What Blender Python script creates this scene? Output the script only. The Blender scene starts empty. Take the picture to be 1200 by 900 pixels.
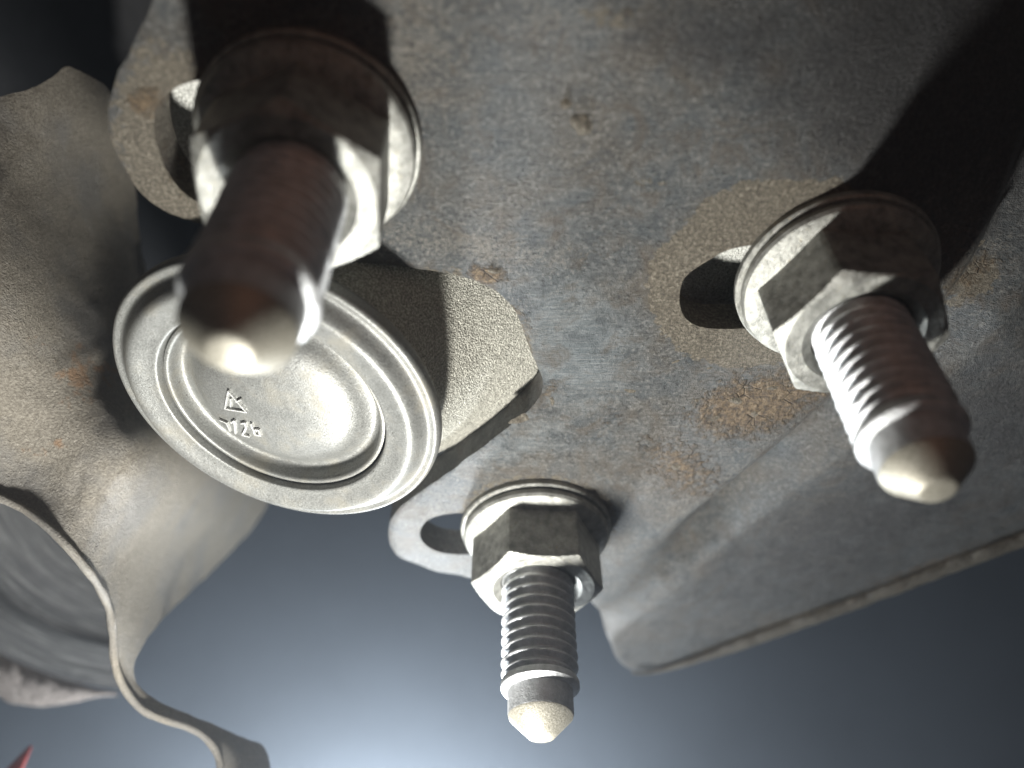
import bpy, bmesh, math, random
import numpy as np
from mathutils import Vector, Matrix, noise
from mathutils.geometry import delaunay_2d_cdt

random.seed(7)
rng = np.random.default_rng(7)
MM = 0.001
H = 70.0                                   # height of the bracket above the lens, mm
PITCH = math.radians(46)
FPX = 930.0                                # focal length in photo pixels (photo 1200 wide)
sc = bpy.context.scene
C = sc.collection

# ------------------------------------------------------------------ camera
cd = bpy.data.cameras.new('camera')
cam = bpy.data.objects.new('camera', cd); C.objects.link(cam)
cd.sensor_width = 36; cd.lens = FPX / 1200 * 36
cam.location = (0, 0, 0); cam.rotation_euler = (math.radians(90) + PITCH, 0, 0)
cd.clip_start = 0.002; cd.clip_end = 20
cd.dof.use_dof = True; cd.dof.focus_distance = 0.094
cd.dof.aperture_fstop = 14.5
sc.camera = cam

# ------------------------------------------------------------------ world, lamps, exposure
w = bpy.data.worlds.new('World'); sc.world = w; w.use_nodes = True
w.node_tree.nodes['Background'].inputs[0].default_value = (0.85, 0.85, 0.85, 1)
w.node_tree.nodes['Background'].inputs[1].default_value = 0.035

def lamp(name, kind, loc, aim, power, color, soft, **kw):
    d = bpy.data.lights.new(name, kind); o = bpy.data.objects.new(name, d); C.objects.link(o)
    d.energy = power; d.color = color
    o.location = [v * MM for v in loc]
    o.rotation_euler = (Vector(aim) - Vector(loc)).to_track_quat('-Z', 'Y').to_euler()
    d.shadow_soft_size = soft * MM
    for k, v in kw.items(): setattr(d, k, v)
    return o
LIGHT = (-16.0, 101.0, -20.0)
lamp('torch_lamp', 'SPOT', LIGHT, (-20, 74, 70), 1.62, (1.0, 0.985, 0.94), 5.0,
     spot_size=math.radians(128), spot_blend=1.0)
lamp('backdrop_fill_lamp', 'POINT', (-34, 234, 42), (-28, 300, 70), 1.3, (.92, .97, 1.0), 10.0)  # added unseen fill: makes the glow on the backdrop and in the haze
lamp('warm_bounce_fill', 'AREA', (25, -50, 10), (0, 60, 70), .0070, (1.0, .42, .24), 1.0, size=.07)  # added reddish fill behind the lens for the bolts' shaded sides

vs = sc.view_settings
vs.view_transform = 'Standard'; vs.look = 'None'; vs.exposure = 0.0; vs.gamma = 1.0
sc.render.engine = 'CYCLES'
sc.cycles.use_denoising = True
sc.cycles.max_bounces = 6

# ------------------------------------------------------------------ geometry helpers
Fv = np.array([0, math.cos(PITCH), math.sin(PITCH)])
Uv = np.array([0, -math.sin(PITCH), math.cos(PITCH)])
Rv = np.array([1.0, 0, 0])
def ray(px, py):
    return Fv + (px - 600) / FPX * Rv + (450 - py) / FPX * Uv
def on_z(px, py, z=H):
    r = ray(px, py); return r * (z / r[2])
def at_depth(px, py, d):
    return ray(px, py) * d

def n3(x, y, z=0.0):
    return noise.noise(Vector((x, y, z)))
def fbm(x, y, z=0.0, o=4):
    return noise.fractal(Vector((x, y, z)), 1.0, 2.0, o)
def sstep(a, b, x):
    t = np.clip((x - a) / (b - a), 0, 1); return t * t * (3 - 2 * t)

def empty(name, loc, label, cat, group=None):
    o = bpy.data.objects.new(name, None); C.objects.link(o)
    o.location = [v * MM for v in loc]
    o.empty_display_size = 0.005
    o['label'] = label; o['category'] = cat
    if group: o['group'] = group
    return o

def obj(name, verts, faces, mat, parent=None, smooth=True, sharp=40, origin=(0, 0, 0), attrs=None):
    """verts in mm (same frame as the parent's origin)"""
    me = bpy.data.meshes.new(name)
    V = (np.asarray(verts, float) - np.asarray(origin, float)) * MM
    me.from_pydata([tuple(v) for v in V], [], [tuple(int(i) for i in f) for f in faces])
    me.update()
    bm = bmesh.new(); bm.from_mesh(me)
    bmesh.ops.recalc_face_normals(bm, faces=bm.faces)
    bm.to_mesh(me); bm.free()
    if attrs:
        for k, a in attrs.items():
            at = me.attributes.new(k, 'FLOAT', 'POINT')
            at.data.foreach_set('value', np.asarray(a, dtype=np.float32))
    if smooth:
        me.polygons.foreach_set('use_smooth', [True] * len(me.polygons))
        me.set_sharp_from_angle(angle=math.radians(sharp))
    me.materials.append(mat)
    o = bpy.data.objects.new(name, me); C.objects.link(o)
    if parent: o.parent = parent
    return o

def grid_faces(nu, nv, close_u=True):
    f = []
    for j in range(nv - 1):
        for i in range(nu if close_u else nu - 1):
            a = j * nu + i; b = j * nu + (i + 1) % nu
            f.append((a, b, b + nu, a + nu))
    return f

def lathe(profile, n=96, z=-1):
    """profile = [(r, h)...]; rings round Z, h along z*Z; closes the ends at r=0 with a fan"""
    V = []; 
    for r, h in profile:
        for i in range(n):
            t = 2 * math.pi * i / n
            V.append((r * math.cos(t), r * math.sin(t), z * h))
    F = grid_faces(n, len(profile))
    return V, F
def cap_ends(V, F, n, rings):
    V = list(V); a = len(V)
    for base in (0, (rings - 1) * n):
        c = np.mean(np.array(V[base:base + n]), axis=0)
        V.append(tuple(c)); k = len(V) - 1
        for i in range(n): F.append((k, base + i, base + (i + 1) % n))
    return V, F

def resample(pts, step, closed=True, smooth_it=2):
    P = np.array(pts, float)
    if closed: P = np.vstack([P, P[:1]])
    for _ in range(smooth_it):                       # Chaikin
        Q = []
        for a, b in zip(P[:-1], P[1:]):
            if np.linalg.norm(b - a) < 1e-9: continue
            Q += [a * .75 + b * .25, a * .25 + b * .75]
        if closed: Q.append(Q[0])
        else: Q = [P[0]] + Q + [P[-1]]
        P = np.array(Q)
    d = np.r_[0, np.cumsum(np.linalg.norm(np.diff(P, axis=0), axis=1))]
    n = max(4, int(d[-1] / step))
    t = np.linspace(0, d[-1], n + 1)
    out = np.stack([np.interp(t, d, P[:, k]) for k in range(P.shape[1])], 1)
    return out[:-1] if closed else out

def inside(poly, pts):
    x, y = pts[:, 0], pts[:, 1]; res = np.zeros(len(pts), bool)
    px, py = poly[:, 0], poly[:, 1]; j = len(poly) - 1
    for i in range(len(poly)):
        c = ((py[i] > y) != (py[j] > y)) & (x < (px[j] - px[i]) * (y - py[i]) / (py[j] - py[i] + 1e-12) + px[i])
        res ^= c; j = i
    return res
def dist_poly(poly, pts, closed=True):
    best = np.full(len(pts), 1e9)
    m = len(poly)
    for i in range(m if closed else m - 1):
        a = poly[i]; b = poly[(i + 1) % m]; ab = b - a; L = ab @ ab + 1e-12
        t = np.clip(((pts - a) @ ab) / L, 0, 1)
        best = np.minimum(best, np.linalg.norm(pts - a - t[:, None] * ab, axis=1))
    return best

def sheet(outline, holes, step):
    """2-D triangulation of a polygon with holes; returns pts, tris"""
    loops = [np.asarray(outline)] + [np.asarray(h) for h in holes]
    lo, hi = loops[0].min(0), loops[0].max(0)
    gx, gy = np.meshgrid(np.arange(lo[0], hi[0], step), np.arange(lo[1], hi[1], step * .87))
    gx = gx + (np.arange(gx.shape[0])[:, None] % 2) * step * .5
    G = np.stack([gx.ravel(), gy.ravel()], 1) + rng.uniform(-.12, .12, (gx.size, 2)) * step
    ok = inside(loops[0], G) & (dist_poly(loops[0], G) > step * .5)
    for h in loops[1:]:
        ok &= ~inside(h, G) & (dist_poly(h, G) > step * .5)
    G = G[ok]
    pts = []; edges = []
    for L in loops:
        b = len(pts); n = len(L)
        pts += [tuple(p) for p in L]; edges += [(b + i, b + (i + 1) % n) for i in range(n)]
    pts += [tuple(p) for p in G]
    vo, eo, fo, *_ = delaunay_2d_cdt([Vector(p) for p in pts], edges, [], 0, 1e-6)
    P = np.array([tuple(v) for v in vo]); T = np.array([f for f in fo if len(f) == 3])
    cen = P[T].mean(1)
    ok = inside(loops[0], cen)
    for h in loops[1:]: ok &= ~inside(h, cen)
    return P, T[ok]

def thicken(P3, T, off):
    """second skin at P3+off and walls along the open edges"""
    n = len(P3); V = np.vstack([P3, P3 + off])
    F = [tuple(t) for t in T] + [(t[0] + n, t[2] + n, t[1] + n) for t in T]
    cnt = {}
    for t in T:
        for a, b in ((t[0], t[1]), (t[1], t[2]), (t[2], t[0])):
            k = (min(a, b), max(a, b)); cnt[k] = cnt.get(k, 0) + 1
    for (a, b), c in cnt.items():
        if c == 1: F.append((a, b, b + n, a + n))
    return V, F

def tube(path, radius, n=10, jitter=0.0):
    P = np.asarray(path, float); V = []
    for i, p in enumerate(P):
        t = P[min(i + 1, len(P) - 1)] - P[max(i - 1, 0)]; t /= np.linalg.norm(t) + 1e-9
        a = np.cross(t, (0.2, 0.3, 1.0)); a /= np.linalg.norm(a); b = np.cross(t, a)
        r = radius[i] if hasattr(radius, '__len__') else radius
        for k in range(n):
            q = 2 * math.pi * k / n
            rr = r * (1 + jitter * n3(*(p * .9 + k)))
            V.append(tuple(p + rr * (math.cos(q) * a + math.sin(q) * b)))
    F = grid_faces(n, len(P))
    return cap_ends(V, F, n, len(P))

# ------------------------------------------------------------------ materials
class NT:
    def __init__(s, name):
        s.m = bpy.data.materials.new(name); s.m.use_nodes = True
        s.t = s.m.node_tree; s.t.nodes.clear()
        s.out = s.t.nodes.new('ShaderNodeOutputMaterial')
        s.b = s.t.nodes.new('ShaderNodeBsdfPrincipled')
        s.t.links.new(s.b.outputs[0], s.out.inputs[0])
        tc = s.t.nodes.new('ShaderNodeTexCoord'); mp = s.t.nodes.new('ShaderNodeMapping')
        mp.inputs['Scale'].default_value = (1000, 1000, 1000)
        s.t.links.new(tc.outputs['Object'], mp.inputs[0]); s.co = mp.outputs[0]
    def link(s, a, b): s.t.links.new(a, b)
    def setin(s, sock, v):
        if hasattr(v, 'is_output'): s.link(v, sock)
        else: sock.default_value = v
    def scaled(s, sx, sy, sz, rot=(0, 0, 0)):
        m = s.t.nodes.new('ShaderNodeMapping'); m.inputs['Scale'].default_value = (sx, sy, sz)
        m.inputs['Rotation'].default_value = rot
        s.link(s.co, m.inputs[0]); return m.outputs[0]
    def noise(s, scale, detail=4, rough=.6, co=None, dist=0):
        n = s.t.nodes.new('ShaderNodeTexNoise'); n.inputs['Scale'].default_value = scale
        n.inputs['Detail'].default_value = detail; n.inputs['Roughness'].default_value = rough
        n.inputs['Distortion'].default_value = dist
        s.link(co or s.co, n.inputs['Vector']); return n.outputs['Fac']
    def voro(s, scale, feature='F1', co=None, rnd=1):
        n = s.t.nodes.new('ShaderNodeTexVoronoi'); n.feature = feature
        n.inputs['Scale'].default_value = scale; n.inputs['Randomness'].default_value = rnd
        s.link(co or s.co, n.inputs['Vector']); return n.outputs['Distance']
    def ramp(s, fac, stops, interp='LINEAR'):
        r = s.t.nodes.new('ShaderNodeValToRGB'); r.color_ramp.interpolation = interp
        e = r.color_ramp.elements
        while len(e) < len(stops): e.new(0.5)
        for k, (p, c) in zip(e, stops):
            k.position = p; k.color = (c, c, c, 1) if isinstance(c, (int, float)) else (*c, 1)
        s.link(fac, r.inputs[0]); return r.outputs[0]
    def mix(s, fac, a, b, mode='MIX'):
        n = s.t.nodes.new('ShaderNodeMix'); n.data_type = 'RGBA'; n.blend_type = mode
        s.setin(n.inputs[0], fac)
        for sock, v in ((n.inputs[6], a), (n.inputs[7], b)):
            s.setin(sock, (*v, 1) if isinstance(v, tuple) and len(v) == 3 else v)
        return n.outputs[2]
    def math(s, op, a, b=0.0, c=0.0, clamp=False):
        n = s.t.nodes.new('ShaderNodeMath'); n.operation = op; n.use_clamp = clamp
        s.setin(n.inputs[0], a); s.setin(n.inputs[1], b); s.setin(n.inputs[2], c); return n.outputs[0]
    def attr(s, name):
        n = s.t.nodes.new('ShaderNodeAttribute'); n.attribute_name = name; return n.outputs['Fac']
    def bump(s, height, dist, strength=1.0, normal=None):
        n = s.t.nodes.new('ShaderNodeBump'); n.inputs['Strength'].default_value = strength
        n.inputs['Distance'].default_value = dist * MM
        s.link(height, n.inputs['Height'])
        if normal: s.link(normal, n.inputs['Normal'])
        return n.outputs[0]
    def finish(s, color, rough, metal=0.0, normal=None, spec=None):
        s.setin(s.b.inputs['Base Color'], (*color, 1) if isinstance(color, tuple) else color)
        s.setin(s.b.inputs['Roughness'], rough); s.setin(s.b.inputs['Metallic'], metal)
        if spec is not None: s.setin(s.b.inputs['Specular IOR Level'], spec)
        if normal: s.link(normal, s.b.inputs['Normal'])
        return s.m

def mat_plate():
    m = NT('grey_painted_steel')
    big = m.noise(.07, 3); mid = m.noise(.35, 5, .65); fine = m.noise(2.2, 4, .65); grain = m.noise(6.0, 3, .7)
    streak = m.noise(1.0, 4, .7, m.scaled(.22, 1.3, 1, (0, 0, .5)))
    micro = m.noise(9.0, 3, .7)
    scr = m.noise(2.2, 4, .75, m.scaled(.12, 1.6, 1, (0, 0, -.35)))
    col = m.mix(m.ramp(mid, [(.36, 0.), (.62, 1.)]), (.060, .068, .072), (.098, .100, .097))
    col = m.mix(m.ramp(big, [(.47, 0.), (.62, .8)]), col, (.088, .078, .064))
    col = m.mix(m.ramp(streak, [(.54, 0.), (.70, .5)]), col, (.17, .168, .158))
    col = m.mix(m.ramp(scr, [(.60, 0.), (.68, .5)]), col, (.20, .20, .19))
    col = m.mix(m.ramp(fine, [(.54, 0.), (.66, .75)]), col, (.20, .20, .187))
    col = m.mix(m.ramp(fine, [(.32, .85), (.46, 0.)]), col, (.026, .027, .028))
    col = m.mix(m.ramp(micro, [(.61, 0.), (.69, .5)]), col, (.30, .30, .285))
    cl = m.ramp(m.math('ADD', m.attr('pale_hotspot'), m.math('MULTIPLY', m.math('SUBTRACT', mid, .5), 1.2)), [(.3, 0.), (.8, .75)])
    col = m.mix(cl, col, m.mix(m.ramp(scr, [(.45, 0.), (.62, 1.)]), (.125, .146, .155), (.215, .232, .236)))  # lighter blue-grey paint, also carrying the painted hot spot
    du = m.ramp(m.math('ADD', m.attr('dust'), m.math('MULTIPLY', m.math('SUBTRACT', fine, .5), 1.6)), [(.40, 0.), (.85, .6)])
    col = m.mix(du, col, (.185, .168, .138))
    where = m.ramp(m.noise(.2, 3, .6), [(.42, .15), (.58, 1.)])
    col = m.mix(m.math('MULTIPLY', where, m.ramp(fine, [(.33, .6), (.45, 0.)])), col, (.034, .034, .033))
    col = m.mix(m.math('MULTIPLY', where, m.ramp(micro, [(.62, 0.), (.70, .55)])), col, (.30, .30, .285))
    sc2 = m.noise(1.5, 3, .8, m.scaled(.05, 2.6, 1, (0, 0, .9)))
    sc3 = m.noise(1.5, 3, .8, m.scaled(.06, 2.2, 1, (0, 0, -.6)))
    sm = m.math('MAXIMUM', m.ramp(sc2, [(.66, 0.), (.70, .8)]), m.ramp(sc3, [(.67, 0.), (.71, .7)]))
    col = m.mix(m.math('MULTIPLY', sm, m.ramp(m.noise(.13, 3), [(.45, .1), (.6, 1.)])), col, (.27, .265, .25))
    smear = m.noise(.16, 5, .7, None, 1.5)
    col = m.mix(m.ramp(smear, [(.50, 0.), (.66, .62)]), col, (.078, .062, .046))
    col = m.mix(m.ramp(smear, [(.34, .6), (.47, 0.)]), col, (.042, .048, .053))
    bare = m.attr('bare'); rust = m.attr('rust'); dark = m.attr('painted_shade')
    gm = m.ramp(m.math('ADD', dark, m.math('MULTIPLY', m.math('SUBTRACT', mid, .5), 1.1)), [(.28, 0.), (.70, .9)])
    col = m.mix(gm, col, m.mix(m.ramp(fine, [(.40, 0.), (.66, 1.)]), (.026, .026, .027), (.070, .070, .070)))  # painted shade: darkens the plate colour where the mask is high
    bm_ = m.ramp(m.math('ADD', bare, m.math('MULTIPLY', m.math('SUBTRACT', m.noise(.9, 5, .65), .5), .9)), [(.46, 0.), (.54, 1.)])
    bcol = m.ramp(m.noise(2.6, 5, .75), [(.30, (.040, .033, .024)), (.5, (.125, .107, .078)), (.68, (.30, .27, .21))])
    col = m.mix(m.math('MULTIPLY', bm_, .88), col, bcol)
    rn = m.noise(.8, 6, .72)
    rm = m.ramp(m.math('ADD', rust, m.math('MULTIPLY', m.math('SUBTRACT', rn, .5), 1.7)), [(.40, 0.), (.78, 1.)])
    rcol = m.ramp(m.noise(1.7, 5, .7), [(.32, (.035, .025, .018)), (.5, (.115, .078, .043)), (.60, (.215, .155, .09)), (.72, (.32, .275, .20))])
    col = m.mix(m.math('MULTIPLY', rm, .9), col, rcol)
    # flaked paint cracks
    ck = m.voro(.55, 'DISTANCE_TO_EDGE', m.mix(.35, m.co, m.co))
    crack = m.ramp(ck, [(.0, 1.), (.035, 0.)])
    cmask = m.math('MULTIPLY', crack, m.math('MULTIPLY', rm, m.ramp(m.noise(.3, 2), [(.45, 0.), (.6, 1.)])))
    col = m.mix(cmask, col, (.02, .016, .012))
    h = m.math('ADD', m.math('MULTIPLY', fine, .5), m.math('MULTIPLY', grain, .6))
    h = m.math('ADD', h, m.math('MULTIPLY', scr, .4))
    h = m.math('ADD', h, m.math('MULTIPLY', micro, .35))
    h = m.math('ADD', h, m.math('MULTIPLY', mid, .6))
    h = m.math('SUBTRACT', h, m.math('MULTIPLY', bm_, .5))
    h = m.math('ADD', h, m.math('MULTIPLY', m.math('MULTIPLY', rm, rn), 1.3))
    h = m.math('ADD', h, m.math('MULTIPLY', m.math('MULTIPLY', bm_, m.noise(2.6, 5, .75)), 1.0))
    h = m.math('SUBTRACT', h, m.math('MULTIPLY', cmask, 1.0))
    rough = m.ramp(mid, [(.3, .42), (.7, .58)])
    rough = m.mix(m.math('MAXIMUM', rm, bm_), rough, (.7, .7, .7))
    return m.finish(col, rough, .0, m.bump(h, .62, 1.0), .45)

def mat_zinc(name='zinc_plated_steel', lo=(.15, .15, .137), hi=(.36, .36, .33), dirt=.85, r0=.42, r1=.56):
    m = NT(name)
    a = m.noise(.7, 5, .65); f = m.noise(4.5, 4, .7); sp = m.noise(1.9, 3, .6)
    col = m.mix(m.ramp(a, [(.33, 0.), (.66, 1.)]), lo, hi)
    col = m.mix(m.ramp(f, [(.56, 0.), (.70, dirt)]), col, (.14, .13, .10))
    col = m.mix(m.ramp(sp, [(.62, 0.), (.74, dirt * .8)]), col, (.30, .26, .17))
    h = m.math('ADD', m.math('MULTIPLY', f, .4), m.math('MULTIPLY', a, 1.0))
    return m.finish(col, m.ramp(a, [(.3, r0), (.7, r1)]), .6, m.bump(h, .22, .8))

def mat_cast(name, dk, md, lt, metal=.35, scale=2.4, rough=.55, bump=.35, warm=None):
    m = NT(name)
    g = m.noise(scale, 5, .75); a = m.noise(.18, 4); v = m.voro(scale * 1.1)
    col = m.ramp(g, [(.30, dk), (.48, md), (.66, lt)])
    if warm: col = m.mix(m.ramp(a, [(.42, 0.), (.66, .8)]), col, warm, 'MULTIPLY')
    h = m.math('ADD', g, m.math('MULTIPLY', v, .5))
    h = m.math('ADD', h, m.math('MULTIPLY', m.noise(.5, 4), 1.6))
    return m.finish(col, rough, metal, m.bump(h, bump, .9))

def mat_arm():
    m = NT('rough_cast_steel')
    g = m.noise(3.0, 5, .72); a = m.noise(.08, 4, .6); mid = m.noise(.45, 5, .65)
    st = m.noise(.6, 4, .7, m.scaled(.5, .5, .12))
    col = m.ramp(g, [(.32, (.090, .078, .060)), (.5, (.165, .147, .117)), (.66, (.25, .23, .19))])
    col = m.mix(m.ramp(a, [(.45, 0.), (.62, .6)]), col, (.118, .116, .112))
    gouge = m.ramp(m.noise(.5, 5, .75, m.scaled(1.5, 1.5, .35, (.5, .3, .2)), 1.2), [(.65, 0.), (.72, .75)])
    col = m.mix(gouge, col, (.055, .048, .042))
    col = m.mix(m.ramp(m.noise(7.0, 2, .6), [(.66, 0.), (.72, .8)]), col, (.33, .31, .28))
    col = m.mix(m.ramp(mid, [(.62, 0.), (.74, .6)]), col, (.10, .085, .07))
    ru = m.attr('rust')
    rm = m.ramp(m.math('ADD', ru, m.math('MULTIPLY', m.math('SUBTRACT', mid, .5), 1.4)), [(.5, 0.), (.68, .8)])
    col = m.mix(rm, col, (.21, .125, .065))
    h = m.math('ADD', m.math('MULTIPLY', g, .6), m.math('MULTIPLY', mid, .55))
    h = m.math('SUBTRACT', h, m.math('MULTIPLY', gouge, 1.0))
    h = m.math('ADD', h, m.math('MULTIPLY', st, .25))
    h = m.math('ADD', h, m.math('MULTIPLY', m.noise(5.0, 3, .7), .5))
    return m.finish(col, .58, .05, m.bump(h, .42, .9), .5)

def mat_brushed():
    m = NT('dark_turned_steel')
    tc = m.t.nodes.new('ShaderNodeSeparateXYZ'); m.link(m.co, tc.inputs[0])
    r = m.math('POWER', m.math('ADD', m.math('MULTIPLY', tc.outputs[0], tc.outputs[0]), m.math('MULTIPLY', tc.outputs[1], tc.outputs[1])), .5)
    cb = m.t.nodes.new('ShaderNodeCombineXYZ'); m.link(r, cb.inputs[0])
    m.link(m.math('MULTIPLY', tc.outputs[0], .02), cb.inputs[1])
    ln = m.noise(2.6, 6, .8, cb.outputs[0])
    f = m.noise(3.0, 3)
    col = m.ramp(ln, [(.32, (.036, .036, .037)), (.52, (.065, .064, .063)), (.66, (.22, .214, .205))])
    return m.finish(col, .45, .6, m.bump(m.math('ADD', ln, m.math('MULTIPLY', f, .2)), .2, .8))

def mat_plain(name, col, rough=.6, metal=0, sc_=1.0, var=.35, bump=.15):
    m = NT(name); a = m.noise(sc_, 4)
    c2 = tuple(v * (1 - var) for v in col)
    return m.finish(m.mix(m.ramp(a, [(.35, 0.), (.65, 1.)]), c2, col), rough, metal, m.bump(a, bump, .7))

def mat_cap(name, dk, md, lt, metal, scale, rough, bump):
    m = NT(name)
    g = m.noise(scale, 4, .7); a = m.noise(.22, 5, .6); sp = m.noise(2.6, 2, .5); r = m.noise(.6, 4)
    col = m.ramp(g, [(.30, dk), (.5, md), (.68, lt)])
    col = m.mix(m.ramp(a, [(.50, 0.), (.68, .6)]), col, (.19, .177, .142))
    col = m.mix(m.ramp(sp, [(.68, 0.), (.73, .8)]), col, (.06, .055, .045))
    col = m.mix(m.ramp(r, [(.60, 0.), (.72, .4)]), col, (.12, .115, .10))
    h = m.math('ADD', m.math('MULTIPLY', g, .5), m.math('MULTIPLY', r, .8))
    return m.finish(col, m.ramp(a, [(.35, rough - .06), (.65, rough + .12)]), metal, m.bump(h, bump, .9))
M_plate = mat_plate()
M_zinc = mat_zinc()
M_thread = mat_zinc('threaded_zinc_steel', (.36, .37, .37), (.58, .59, .60), .35, .34, .5)
M_tip = mat_cast('bare_steel_point', (.13, .12, .09), (.25, .235, .19), (.40, .38, .325), .5, 4.5, .46, .035)
M_cap = mat_cap('satin_cast_aluminium', (.10, .101, .094), (.175, .177, .166), (.245, .247, .233), .5, 5.0, .44, .10)
M_mark = mat_cast('worn_bright_aluminium', (.34, .34, .32), (.5, .5, .48), (.66, .66, .63), .5, 3.6, .42, .1)
M_body = mat_cast('speckled_cast_aluminium', (.045, .043, .036), (.25, .242, .205), (.58, .565, .49), .35, 4.2, .5, .30)
M_block = mat_cast('raw_cast_aluminium', (.25, .25, .22), (.5, .5, .46), (.75, .75, .70), .4, 3.0, .5, .3)
M_arm = mat_arm()
M_brushed = mat_brushed()
M_rough = mat_cast('pitted_rusty_iron', (.10, .078, .066), (.24, .20, .175), (.38, .335, .30), 0, 1.4, .7, .6)
M_back = mat_plain('blue_grey_painted_wall', (.155, .182, .220), .75, 0, .02, .12, .0)
M_void = mat_plain('void_black', (.012, .012, .013), .8, 0, .3, .4, .2)
M_red = mat_plain('red_plastic', (.50, .07, .06), .5, 0, .5, .2, .05)

# ------------------------------------------------------------------ mounting bracket
BEND = resample([tuple(on_z(*p)[:2]) for p in ((640, 760), (700, 690), (830, 592), (960, 482), (1080, 380), (1200, 262), (1400, 60))], 4.0, False, 3)
BEND0 = on_z(700, 690)[:2]
LIP = np.array([on_z(*p)[:2] for p in ((735, 788), (770, 790), (1000, 708), (1200, 632), (1500, 500))])
def signed_bend(P):
    d = dist_poly(BEND, P, False)
    yb = np.interp(P[:, 0], BEND[:, 0], BEND[:, 1])
    return np.where(P[:, 1] > np.interp(P[:, 0], BEND[:, 0], BEND[:, 1]), d, -d)
BOLT_PX = {'near': (364, 165), 'right': (977, 325), 'low': (628, 617)}
BASE = {k: on_z(*v) for k, v in BOLT_PX.items()}
def plate_off(P):
    s = signed_bend(P)
    z = 7.6 * sstep(-1.5, 7.0, s) - 4.4 * sstep(6.5, 13.0, s) + 0.12 * np.maximum(s - 12, 0)
    up = (P - on_z(770, 85)[:2]) @ np.array([.6, -.8])
    far = 1.05 * np.maximum(up, 0) ** 2 / (np.maximum(up, 0) + 16)
    z *= sstep(3, 26, np.linalg.norm(P - BEND0, axis=1)) * .85 + .15 * sstep(0, 8, np.linalg.norm(P - BEND0, axis=1))
    lf = np.array([.45 * fbm(x * .045, y * .045, 3.1, 3) + .10 * fbm(x * .28, y * .28, 8.0, 3) for x, y in P])
    flat = np.ones(len(P))
    for b in BASE.values():
        flat *= sstep(11, 16, np.linalg.norm(P - b[:2], axis=1))
    return z + far + lf * flat
def pix_plate(pts):
    out = []
    for p in pts:
        q = on_z(*p)
        out.append(q[:2])
    P = np.array(out)
    for _ in range(3):
        z = H + plate_off(P)
        P = np.array([on_z(p[0], p[1], zz)[:2] for p, zz in zip(pts, z)])
    return P
outline_px = [(206, -90), (180, 0), (160, 42), (140, 80), (126, 118), (126, 150), (134, 178), (152, 212), (170, 236), (205, 255), (245, 266),
              (300, 282), (370, 303), (430, 310), (500, 318), (552, 326), (596, 350), (612, 385), (625, 420), (638, 447), (634, 470),
              (600, 498), (540, 545), (490, 580), (462, 600), (452, 625), (460, 648), (482, 662), (520, 673), (560, 680), (620, 690),
              (685, 700), (703, 715), (714, 755), (728, 782), (752, 791), (800, 780), (900, 744), (1000, 708), (1100, 670), (1200, 632),
              (1330, 580), (1420, 400), (1440, 100), (1400, -90)]
rs = resample(outline_px, 5.0, True, 2)
jit = np.array([[1.6 * fbm(x * .05, y * .05, 1.7, 3), 1.6 * fbm(x * .05, y * .05, 5.7, 3)] for x, y in rs])
outline = pix_plate(rs + jit)
def slot(px):                               # slot outline in photo pixels
    return pix_plate(resample(px, 4.0, True, 2))
slots = [
    slot([(180, 128), (192, 112), (218, 96), (255, 92), (340, 100), (372, 150), (372, 215), (300, 240), (236, 240), (212, 225), (192, 196), (181, 160)]),
    slot([(795, 350), (800, 325), (825, 308), (860, 288), (930, 285), (975, 300), (985, 330), (960, 362), (900, 382), (865, 386), (820, 385), (800, 372)]),
    slot([(490, 626), (498, 610), (520, 602), (560, 600), (630, 605), (640, 625), (610, 642), (560, 650), (520, 650), (498, 640)])]
P2, T2 = sheet(outline, slots, .62)
Z2 = plate_off(P2)
P3 = np.column_stack([P2, H + Z2])
# rolled edges: the lower face rounds off towards the cut edges
ed = dist_poly(outline, P2)
P3[:, 2] += .25 * sstep(.7, 0, ed)
def pixmask(blobs, P):
    a = np.zeros(len(P))
    r = P / (P @ Fv)[:, None]
    px = 600 + FPX * (r @ Rv); py = 450 - FPX * (r @ Uv)
    for (x, y, rx, ry, rot, k) in blobs:
        c, s = math.cos(math.radians(rot)), math.sin(math.radians(rot))
        dx, dy = px - x, py - y
        u, v = (c * dx + s * dy) / rx, (-s * dx + c * dy) / ry
        a = np.maximum(a, k * np.exp(-(u * u + v * v) * .9))
    return a
rust = pixmask([(885, 474, 85, 38, -15, 1.05), (800, 548, 60, 40, 30, .70), (960, 452, 50, 18, -15, .75), (700, 505, 60, 16, -20, .40), (570, 322, 24, 12, 10, 1.1), (610, 372, 14, 30, -20, .55),
                (642, 462, 10, 24, 20, .6), (170, 120, 26, 22, 0, .9), (205, 190, 18, 40, -20, .75), (720, 12, 60, 22, 0, .4),
                (1140, 320, 60, 22, -40, .6), (690, 300, 40, 16, 0, .35), (960, 460, 40, 14, -10, .7), (1090, 662, 120, 7, -20, .62), (920, 728, 80, 6, -20, .45)], P3)
bare = pixmask([(205, 170, 80, 130, -10, 1.0), (520, 320, 90, 14, 5, .55), (715, 20, 60, 30, 0, .55), (765, 215, 50, 26, 10, .48), (610, 395, 18, 70, -18, .6),
                (1140, 330, 60, 30, -40, .7), (1150, 648, 160, 8, -20, .9), (900, 738, 160, 8, -20, .75), (690, 290, 60, 24, 0, .40)], P3)
ringd = np.linalg.norm((P2 - (BASE['right'][:2] + np.array([-7.5, .8]))) / np.array([1.0, 1.0]), axis=1)
bare = np.maximum(bare, .70 * sstep(14.6, 11.6, ringd + .9 * np.array([fbm(x * .16, y * .16, 9, 4) for x, y in P2])))
for k in ('low',):
    bare = np.maximum(bare, .5 * sstep(13, 12, np.linalg.norm(P2 - BASE[k][:2], axis=1)))
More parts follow.
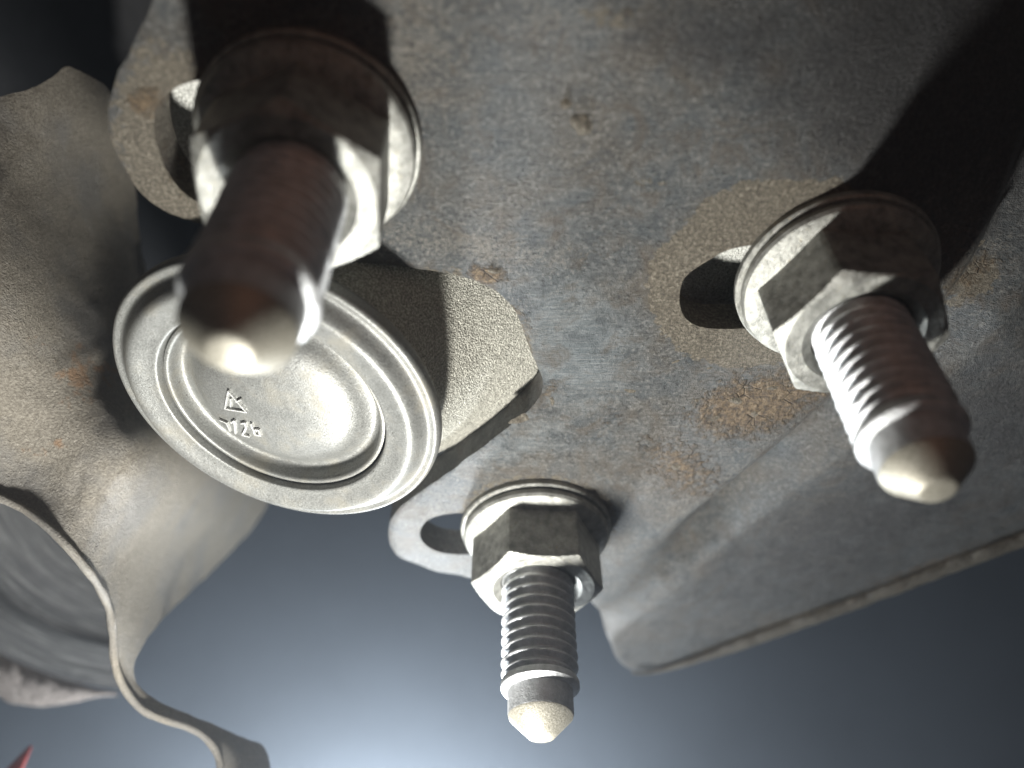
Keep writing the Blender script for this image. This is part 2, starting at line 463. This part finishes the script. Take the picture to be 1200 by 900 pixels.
pale_hotspot = pixmask([(670, 400, 85, 90, -10, .85), (600, 520, 110, 40, -20, .55), (700, 620, 90, 40, 0, .4), (1120, 420, 60, 30, -30, .45), (960, 560, 90, 22, -38, .4), (780, 90, 60, 60, 0, .35)], P3)  # pale paint, with the lamp's hot spot painted in near the centre
dust = pixmask([(480, 60, 90, 130, 0, .65), (540, 285, 150, 26, 8, .7), (640, 20, 90, 40, 0, .55), (830, 580, 120, 50, -30, .45), (900, 455, 90, 40, -20, .6), (1140, 310, 60, 40, -40, .7), (615, 400, 12, 70, -18, .7), (540, 580, 90, 30, -30, .45), (700, 150, 90, 60, 20, .35)], P3)
painted_shade = pixmask([(1120, 90, 230, 160, 0, 1.0), (860, 50, 170, 60, 5, .6), (1000, 620, 260, 80, -22, .72), (1150, 500, 140, 90, -30, .7), (980, 150, 90, 60, 0, .5)], P3)  # shade painted into the plate colour: top right corner and right facet
V, F = thicken(P3, T2, np.array([0, 0, 4.6]))
two = lambda a: np.r_[a, a]
br = empty('mounting_bracket', (0, 90, H), 'large grey painted steel bracket with slotted holes and flaking rusty paint behind all three bolts', 'bracket')
obj('steel_plate', V, F, M_plate, br, True, 50, (0, 90, H), {'rust': two(rust), 'bare': two(bare), 'painted_shade': two(painted_shade), 'pale_hotspot': two(pale_hotspot), 'dust': two(dust)})

lip_px = resample([(742, 789), (756, 791), (800, 780), (900, 744), (1000, 708), (1100, 670), (1200, 632), (1330, 580)], 6, False, 2)
lp = pix_plate(lip_px + np.array([[-1.0, -4.0]]))
lz = H + plate_off(lp)
n_ = len(lp)
V, F = tube(np.column_stack([lp, lz - .25]), [(.4 + 1.5 * min(1, i / 22)) * (1 + .12 * n3(i * .23, 4, 2)) for i in range(n_)], 14, .14)
V = np.array(V); kk = np.repeat(np.r_[lz, lz[:1], lz[-1:]][:n_], 14); kk = np.r_[kk, lz[0], lz[-1]]; V[:, 2] = kk - .55 + (V[:, 2] - kk + .25) * .45
obj('rolled_edge', V, F, M_plate, br, True, 70, (0, 90, H), {'rust': [.30 + .3 * n3(v[0] * .12, v[1] * .12, 6) for v in V], 'bare': [.62] * len(V), 'painted_shade': [0] * len(V)})

def lump(name, px, rx, ry, hgt, rot, mat, parent, origin, seed):
    c = pix_plate([px])[0]; z0 = H + plate_off(np.array([c]))[0]
    V = []; n, m_ = 20, 7
    for j in range(m_):
        t = j / (m_ - 1)
        for i in range(n):
            a = 2 * math.pi * i / n
            k = (1 - t) * (1 + .35 * n3(math.cos(a) * 1.4 + seed, math.sin(a) * 1.4, t))
            x, y = rx * k * math.cos(a), ry * k * math.sin(a)
            q = math.radians(rot)
            V.append((c[0] + x * math.cos(q) - y * math.sin(q), c[1] + x * math.sin(q) + y * math.cos(q),
                      z0 + .25 - hgt * math.sin(t * math.pi / 2) * (1 + .4 * n3(x * .9 + seed, y * .9, 2))))
    F = grid_faces(n, m_); V, F = cap_ends(V, F, n, m_)
    return obj(name, V, F, mat, parent, True, 60, origin, {'rust': [.35] * len(V), 'bare': [.75] * len(V), 'painted_shade': [0] * len(V)})
lump('weld_spatter', (682, 146), 1.6, 1.1, .8, 60, M_plate, br, (0, 90, H), 3.0)
lump('weld_spatter', (664, 122), 1.0, .8, .5, 20, M_plate, br, (0, 90, H), 9.0)
lump('paint_flake', (612, 492), 1.7, .7, .45, -30, M_plate, br, (0, 90, H), 5.0)
for i, (x, y, a, b, h, r) in enumerate([(738, 458, 1.5, .9, .30, 10), (792, 424, 1.1, .45, .35, -25), (832, 431, .9, .4, .35, -10), (862, 470, 1.6, .9, .40, 15),
        (836, 492, 1.2, .7, .35, -30), (905, 455, 1.3, .6, .35, -15), (792, 548, 1.2, .8, .35, 35), (776, 572, .9, .6, .3, 10), (884, 486, 1.0, .8, .35, 50),
        (816, 470, .8, .6, .3, 0), (580, 318, 1.3, .5, .4, 10), (647, 470, .5, 1.2, .4, -10), (1150, 300, 1.2, .5, .3, -40)]):
    lump('paint_flake', (x, y), a, b, h, r, M_plate, br, (0, 90, H), 11.0 + 3 * i)

# ------------------------------------------------------------------ flange nuts on studs
def hex_r(t, af):
    a = (t + math.pi / 6) % (math.pi / 3) - math.pi / 6
    return af / 2 / math.cos(a)
def make_bolt(name, label):
    t = empty(name, (0, 0, 0), label, 'bolt', 'flanged nuts on threaded studs')
    V, F = lathe([(5.4, -.2), (10.9, -.2), (11.1, .0), (11.1, .8), (10.9, 1.0), (5.4, 1.0)], 96)
    obj('washer', V, F, M_zinc, t, True, 35)
    # hex nut with its flange (corner at angle 0)
    n = 144; V = []; prof = [(0, 3.0), (1, 3.0), (1, 9.0), (1, 9.3), (1, 9.55), (1, 9.8), (1, 10.0)]
    hs = [2.6, 5.0, 7.5, 9.5, 10.05, 10.2, 10.35, 10.5, 10.7]
    for h in hs:
        lim = 9.25 if h < 10.05 else 9.25 - (h - 10.05) * 2.1
        for i in range(n):
            a = 2 * math.pi * i / n
            r = min(hex_r(a + math.pi / 6, 16.2), lim)
            V.append((r * math.cos(a), r * math.sin(a), -h))
    for r in (6.2, 5.5, 5.1):
        for i in range(n):
            a = 2 * math.pi * i / n
            V.append((r * math.cos(a), r * math.sin(a), -10.7 + (6.2 - r) * .8))
    F = grid_faces(n, len(hs) + 3)
    nut = obj('hex_nut', V, F, M_zinc, t, True, 24)
    V, F = lathe([(5.3, 1.05), (10.2, 1.05), (10.6, 1.3), (10.65, 2.0), (10.4, 2.4), (9.8, 2.7), (8.9, 2.95), (7.0, 3.3)], 96)
    obj('nut_flange', V, F, M_zinc, nut, True, 30)
    # threaded stud: a true helix
    n = 72; pitch = 1.5; z0, z1 = 2.0, 24.2; rows = int((z1 - z0) / .11); V = []
    for j in range(rows + 1):
        z = z0 + (z1 - z0) * j / rows
        for i in range(n):
            ph = (z / pitch - i / n) % 1.0
            tri = 1 - abs(2 * ph - 1)
            prof_ = min(1, max(0, (tri - .12) / .72))
            fade = 1 - sstep(23.0, 23.9, z) * .6
            r = 4.15 + .82 * prof_ * fade + .07 * prof_ * n3(math.cos(2 * math.pi * i / n) * 2.2, math.sin(2 * math.pi * i / n) * 2.2, z * .9) - (.16 * prof_ if n3(math.cos(2 * math.pi * i / n) * 3 + 7, math.sin(2 * math.pi * i / n) * 3, z * 1.3) > .42 else 0)
            a = 2 * math.pi * i / n
            V.append((r * math.cos(a), r * math.sin(a), -z))
    F = grid_faces(n, rows + 1); V, F = cap_ends(V, F, n, rows + 1)
    st = obj('threaded_stud', V, F, M_thread, t, True, 60)
    V, F = lathe([(4.0, 23.7), (4.85, 23.9), (5.0, 24.2), (5.0, 24.8), (4.75, 25.1), (4.15, 25.3), (4.1, 25.6), (4.1, 28.0), (4.05, 28.2)], 72)
    obj('plain_shank', V, F, M_thread, st, True, 35)
    V, F = lathe([(4.05, 28.15), (3.95, 28.5), (1.85, 30.6), (1.6, 30.85), (1.3, 30.95), (.01, 31.0)], 72)
    obj('stud_point', V, F, M_tip, st, True, 35)
    return t
def copy_tree(o, parent=None):
    c = o.copy(); C.objects.link(c); c.parent = parent
    for ch in list(o.children): copy_tree(ch, c)
    return c
def corner_angle(key, px):
    q = on_z(px[0], px[1], H - 4.5) - BASE[key]
    return math.atan2(q[1], q[0])
b0 = make_bolt('flange_bolt', 'lowest bolt with bright threads and lit pointed tip, below the rounded bracket tab')
def put(o, key, corner, L=1.0, S=1.0):
    o.location = [v * MM for v in BASE[key]]
    o.rotation_euler = (0, 0, corner_angle(key, corner)); o.scale = (S, S, L)
b1 = copy_tree(b0); b1['label'] = 'out of focus dark bolt with reddish shaded shaft in front of the round metal cap'
b2 = copy_tree(b0); b2['label'] = 'bolt with a tan bare ring on the bracket around its nut and a reddish thread'
put(b0, 'low', (586, 592)); put(b1, 'near', (345, 62), .98, .95)
for ch in b1.children:
    if ch.name.startswith('threaded_stud'):
        ch.scale = (1.06, 1.06, 1)
        for g in ch.children: g.scale = (1.02, 1.02, 1)
put(b2, 'right', (963, 262), .95, .96)

# ------------------------------------------------------------------ round end cap of the bushing
cc = on_z(325, 468, H * .93)          # centre of the rim ring
wv = cc / np.linalg.norm(cc)
th = math.acos(.637)
img = -.53 * Rv - .85 * Uv; img -= wv * (img @ wv); img /= np.linalg.norm(img)
ax = -wv * math.cos(th) + img * math.sin(th)          # the way the cap faces
RC = 198 / FPX * (cc @ Fv)
e1 = Rv - ax * (Rv @ ax); e1 /= np.linalg.norm(e1); e2 = np.cross(ax, e1)
if e2 @ Uv < 0: e2 = -e2
Bm = np.stack([e1, e2, ax], 1)
def loc_cap(V): return np.array(V) @ Bm.T
cc = cc + ax * 2.4
cp = empty('bushing_cap', cc, 'round silver metal cap with ringed rim, domed centre and stamped number', 'metal cap')
def cap_lathe(name, prof, mat, parent, n=144, sharp=45):
    V, F = lathe([(r * RC, h) for r, h in prof], n, 1)
    return obj(name, loc_cap(V), F, mat, parent, True, sharp)
def smooth_prof(prof, it=2):
    P = np.array(prof, float)
    for _ in range(it):
        Q = [P[0]]
        for a, b in zip(P[:-1], P[1:]): Q += [a * .75 + b * .25, a * .25 + b * .75]
        Q.append(P[-1]); P = np.array(Q)
    return [tuple(p) for p in P]
rim = cap_lathe('cap_rim', smooth_prof([(.90, -4.2), (.97, -3.9), (1.0, -3.2), (1.0, -2.2), (.993, -1.75), (.978, -1.5), (.955, -1.6), (.935, -1.65), (.91, -1.2),
          (.882, -.4), (.855, .05), (.825, .05), (.76, -.35), (.73, -.5), (.70, -.6), (.692, -.8), (.686, -1.8), (.67, -2.4)], 2), M_cap, cp)
DOME = [(.676, -1.5), (.658, -1.4), (.643, -1.7), (.63, -2.9), (.60, -3.5), (.55, -3.1), (.48, -1.7), (.39, -1.0), (.22, -.65), (.0, -.6)]
DOME_S = smooth_prof(DOME, 2)
dome = cap_lathe('domed_centre', DOME_S, M_cap, cp)

# stamped marks standing proud on the dome
def dome_h(rho):
    return np.interp(rho, [p[0] for p in DOME_S[::-1]], [p[1] for p in DOME_S[::-1]])
def px_on_cap(px, py):
    r = ray(px, py); t = (cc @ ax) / (r @ ax); q = r * t - cc
    return np.array([q @ e1, q @ e2])
def bar(p, q, wd=.32, hgt=.32):
    p, q = np.array(p), np.array(q); d = (q - p) / (np.linalg.norm(q - p) + 1e-9); nn = np.array([-d[1], d[0]])
    V = []
    for z, k in ((-.25, 1.0), (hgt, .6)):
        for a, s in ((p, -1), (p, 1), (q, 1), (q, -1)):
            xy = a + nn * s * wd / 2 * k + d * (-1 if a is p else 1) * .06
            V.append((xy[0], xy[1], dome_h(np.linalg.norm(xy) / RC) + z))
    return V, [(0, 1, 2, 3), (4, 5, 6, 7), (0, 1, 5, 4), (1, 2, 6, 5), (2, 3, 7, 6), (3, 0, 4, 7)]
def strokes(name, segs, parent, wd=.32):
    V, F = [], []
    for a, b in segs:
        v, f = bar(px_on_cap(*a), px_on_cap(*b), wd); o = len(V); V += v; F += [tuple(i + o for i in q) for q in f]
    return obj(name, loc_cap(V), F, M_mark, parent, False)
strokes('stamped_symbol', [((261, 483), (287, 486)), ((261, 483), (265, 462)), ((265, 462), (287, 486)), ((268, 471), (268, 480)), ((275, 474), (281, 471))], dome, .28)
strokes('stamped_number', [((253, 499), (262, 501)), ((262, 501), (265, 512)),
                           ((268, 500), (272, 497)), ((272, 497), (272, 514)),
                           ((280, 500), (285, 499)), ((285, 499), (286, 505)), ((286, 505), (281, 515)), ((281, 515), (289, 516)),
                           ((292, 500), (297, 513)), ((297, 513), (303, 514)), ((303, 514), (301, 507)), ((301, 507), (295, 507))], dome, .36)
# cast housing behind the cap: sheared flare that rises through the bracket's notch
n = 96; V = []; rows = [(1.5, .88, 0), (-1, .90, 0), (-3, .92, .3), (-6, .96, 1.0), (-10, 1.05, 3.2), (-14, 1.25, 7.5), (-20, 1.6, 12.5), (-28, 1.7, 17), (-36, 1.95, 25), (-46, 2.1, 33)]
shift = Rv * .95 + np.array([0, .55, 0])
rr = []
for k, (h, r, sx) in enumerate(rows):
    for i in range(n):
        a = 2 * math.pi * i / n
        p = RC * r * (math.cos(a) * e1 + math.sin(a) * e2) + ax * (h - 5.0) + shift * sx
        p = p * (1 + .0012 * fbm(*(p * .12), 3))
        V.append(tuple(p))
F = grid_faces(n, len(rows))
obj('cast_housing', V, F, M_body, cp, True, 60)

# ------------------------------------------------------------------ engine casting above the bracket (seen through the slots)
pts = [(-22, 2), (-4, 2), (6, 24), (16, 42), (37, 46), (38, 56), (26, 80), (16, 96), (8, 96), (10, 78), (10, 52), (-33, 49.5), (-38.5, 46), (-38.5, 40), (-31.5, 24)]
pp, tt = sheet(resample(pts, 2.5, True, 1), [], 4.0)
zz = np.array([H + 8.6 + .5 * fbm(x * .08, y * .08, 2, 3) for x, y in pp])
V, F = thicken(np.column_stack([pp, zz]), tt, np.array([0, 0, 14.0]))
eb = obj('engine_casting', V, F, M_block, None, True, 50)
eb['label'] = 'pale cast metal seen through the bracket slots beside the nuts'; eb['category'] = 'casting'

# ------------------------------------------------------------------ cast arm on the left
arm_px = [(-120, 120), (-40, 122), (0, 114), (40, 103), (62, 90), (78, 74), (100, 88), (124, 98), (138, 125), (147, 200), (152, 290), (175, 345), (235, 370), (300, 420), (322, 520), (318, 578), (294, 618), (258, 656),
          (219, 694), (187, 725), (165, 754), (155, 780), (156, 798), (168, 814), (200, 832), (238, 845), (264, 857), (290, 868), (314, 876), (318, 940), (262, 940), (259, 900), (255, 884), (243, 867), (225, 856),
          (190, 844), (165, 831), (148, 812), (137, 790), (133, 765), (132, 735), (127, 708), (112, 680), (88, 650), (60, 620), (32, 598), (0, 583), (-60, 565), (-130, 560)]
ctrl = np.array([(-120, 120, 1.45), (0, 114, 1.50), (78, 74, 1.62), (0, 240, 1.43), (110, 130, 1.70), (145, 200, 1.90), (150, 280, 1.88), (60, 300, 1.52), (0, 400, 1.38), (60, 420, 1.46), (130, 400, 1.62), 
                 (200, 420, 1.85), (290, 420, 2.35), (0, 583, 1.42), (80, 560, 1.46), (130, 620, 1.52), (190, 600, 1.74), (292, 612, 2.9), (312, 540, 3.0), (240, 560, 2.0), (140, 730, 1.58), (197, 708, 2.0), (250, 652, 2.5),
                 (145, 790, 1.62), (165, 825, 1.66), (240, 857, 1.68), (262, 900, 1.68), (310, 890, 1.72), (-120, 560, 1.3), (-120, 350, 1.3)], float)
def rbf(ctrl):
    X = ctrl[:, :2] / 100; z = ctrl[:, 2]
    D = np.linalg.norm(X[:, None] - X[None], axis=2)
    A = np.block([[D ** 3 + .06 * np.eye(len(X)), np.c_[np.ones(len(X)), X]], [np.c_[np.ones(len(X)), X].T, np.zeros((3, 3))]])
    s = np.linalg.solve(A, np.r_[z, 0, 0, 0])
    def f(P):
        Q = P / 100; d = np.linalg.norm(Q[:, None] - X[None], axis=2)
        return d ** 3 @ s[:len(X)] + np.c_[np.ones(len(Q)), Q] @ s[len(X):]
    return f
fd = rbf(ctrl)
rs = resample(arm_px, 5.0, True, 2)
rs += np.array([[1.3 * fbm(x * .06, y * .06, 2.7, 3), 1.3 * fbm(x * .06, y * .06, 7.7, 3)] for x, y in rs])
pp, tt = sheet(rs, [], 5.0)
dd = fd(pp)
def seg(a, b): return dist_poly(np.array([a, b], float), pp, False)
dd = dd - .003 * np.exp(-(seg((-120, 330), (112, 112)) / 16) ** 2)                     # ridge
for a, b, wd, k in (((96, 548), (84, 596), 7, .012), ((108, 556), (130, 590), 5, .010), ((70, 430), (140, 400), 10, -.008), ((120, 470), (150, 520), 9, -.008),
                    ((40, 545), (75, 540), 8, .006), ((205, 590), (235, 612), 9, -.014), ((20, 430), (60, 470), 8, .006), ((150, 560), (160, 600), 8, -.008)):
    dd = dd + .3 * k * np.exp(-(seg(a, b) / wd) ** 2)
dd = dd * H
P3a = np.array([at_depth(p[0], p[1], d) for p, d in zip(pp, dd)])
P3a = P3a * (1 + np.array([.0035 * fbm(*(p * .05), 3) + .0011 * fbm(*(p * .3), 4) for p in P3a]))[:, None]
ra = pixmask([(100, 440, 55, 50, 60, .62), (60, 520, 50, 30, 0, .5), (40, 380, 40, 60, 0, .42)], P3a)
org = P3a.mean(0)
ca = empty('suspension_arm', org, 'rough beige cast metal arm curving down along the left side beside the round cap', 'arm')
back = np.array([-.1, .75, .6]); back /= np.linalg.norm(back)
V, F = thicken(P3a, tt, back * (5.0 - 4.4 * sstep(640, 790, pp[:, 1]))[:, None])
obj('cast_web', V, F, M_arm, ca, True, 60, org, {'rust': np.r_[ra, ra]})
edge_px = resample([(-60, 565), (0, 583), (32, 598), (60, 620), (88, 650), (112, 680), (127, 708), (132, 735), (133, 765), (137, 790), (148, 812), (165, 832), (190, 843), (225, 853), (244, 866), (256, 884), (259, 905), (260, 940)], 6, False, 2)
path = [at_depth(p[0], p[1], d * H) for p, d in zip(edge_px, fd(edge_px) - .004)]
V, F = tube(path, [.55 + .12 * n3(i * .35, 2, 1) for i in range(len(path))], 10, .12)
obj('rim_bead', V, F, M_arm, ca, True, 60, org, {'rust': np.zeros(len(V))})

# ------------------------------------------------------------------ turned drum behind the arm
dc = at_depth(250, 505, 2.55 * H)
dax = -dc / np.linalg.norm(dc) * .80 + np.array([.35, .0, -.35]); dax /= np.linalg.norm(dax)
d1 = np.cross(dax, (0, 0, 1)); d1 /= np.linalg.norm(d1); d2 = np.cross(dax, d1)
dr = empty('turned_drum', dc, 'dark drum with concentric turned grooves seen through the opening at lower left', 'drum')
dr.rotation_euler = Matrix(np.stack([d1, d2, dax], 1).tolist()).to_euler()
def arc_lathe(prof, a0, a1, n=90, jit=0.0):
    V = []
    for r, h in prof:
        for i in range(n):
            a = a0 + (a1 - a0) * i / (n - 1)
            k = r * (1 + jit * fbm(a * 14, h * .3, r * .2, 4))
            V.append((k * math.cos(a), k * math.sin(a), h + jit * 25 * fbm(a * 11, r * .25, 3.3, 4)))
    return V, grid_faces(n, len(prof), False)
def ang(px, py, d=2.55):
    q = at_depth(px, py, d * H) - dc; return math.atan2(q @ d2, q @ d1)
a_l, a_r = ang(-140, 560), ang(128, 838)
if a_r < a_l: a_l, a_r = a_r, a_l
if a_r - a_l > math.pi: a_l, a_r = a_r, a_l + 2 * math.pi
PXM = 2.55 * H / FPX
prof = [(200 * PXM, -3), (235 * PXM, -1), (262 * PXM, 0), (268 * PXM, .8), (274 * PXM, 0), (300 * PXM, .2), (308 * PXM, 1.0), (316 * PXM, .8), (322 * PXM, -2)]
V, F = arc_lathe(prof, a_l, a_r); obj('turned_face', V, F, M_brushed, dr, True, 40)
prof = [(321 * PXM, -3), (326 * PXM, .2), (334 * PXM, 1.2), (346 * PXM, 1.2), (356 * PXM, .4), (362 * PXM, -3)]
V, F = arc_lathe(prof, a_l, a_r, 140, .012)
V = np.array(V); it = np.arange(len(V)) % 140 / 139.0
e_ = ang(128, 838)
def adiff(a, b): return abs((a - b + math.pi) % (2 * math.pi) - math.pi)
if adiff(e_, a_l) < adiff(e_, a_r): it = 1 - it
tp = .12 + .88 * sstep(1.0, .72, it); rad = np.linalg.norm(V[:, :2], axis=1); rn = 326 * PXM + (rad - 326 * PXM) * tp
V[:, 0] *= rn / rad; V[:, 1] *= rn / rad; V[:, 2] = V[:, 2] * tp - 1.5 * (1 - tp); obj('pitted_rim', V, F, M_rough, dr, True, 70)

# ------------------------------------------------------------------ small red tab
rc = at_depth(22, 895, 2.1 * H)
rd = obj('red_tab', *lathe([(.01, -6.5), (.7, -6.0), (1.6, -2.5), (2.6, 1.5), (3.4, 6), (3.2, 9), (.01, 9.2)], 28), M_red, None, True, 50)
rd.location = [v * MM for v in rc]; rd.rotation_euler = (math.radians(-15), math.radians(4), 0); rd.scale = (.5, .4, .6)
rd['label'] = 'small blurred red pointed tab at the lower left below the drum'; rd['category'] = 'tab'

# ------------------------------------------------------------------ black sheet added for the dark void at upper left
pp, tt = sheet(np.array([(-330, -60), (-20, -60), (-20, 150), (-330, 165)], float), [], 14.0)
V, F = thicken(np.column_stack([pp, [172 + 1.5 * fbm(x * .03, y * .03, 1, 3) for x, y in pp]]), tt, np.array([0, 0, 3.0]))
ub = obj('void_black_sheet', V, F, M_void, None, True, 60)
ub['label'] = 'black sheet standing in for the dark void in the upper left corner'; ub['category'] = 'panel'

# ------------------------------------------------------------------ wall far behind
V = []; nu, nv = 60, 40
for j in range(nv):
    z = -150 + 900 * j / (nv - 1)
    for i in range(nu):
        x = -900 + 1800 * i / (nu - 1)
        V.append((x, 300 + 40 * math.sin(x * .003) - .00012 * x * x, z))
bw = obj('backdrop', V, grid_faces(nu, nv, False), M_back, None, True, 80)
bw['kind'] = 'structure'

# ------------------------------------------------------------------ haze volume added to imitate the lens veil and bottom glow
V, F = [(x, y, z) for x in (-190, 190) for y in (-20, 262) for z in (-40, 150)], [(0, 1, 3, 2), (4, 6, 7, 5), (0, 4, 5, 1), (2, 3, 7, 6), (0, 2, 6, 4), (1, 5, 7, 3)]
hm = bpy.data.materials.new('lens_veil'); hm.use_nodes = True; t = hm.node_tree; t.nodes.clear()
ho = t.nodes.new('ShaderNodeOutputMaterial'); hv = t.nodes.new('ShaderNodeVolumePrincipled')
hv.inputs['Color'].default_value = (.80, .88, 1, 1); hv.inputs['Density'].default_value = .30; hv.inputs['Anisotropy'].default_value = .72
t.links.new(hv.outputs[0], ho.inputs['Volume'])
hz = obj('lens_veil_haze', V, F, hm, None, False); hz['kind'] = 'stuff'
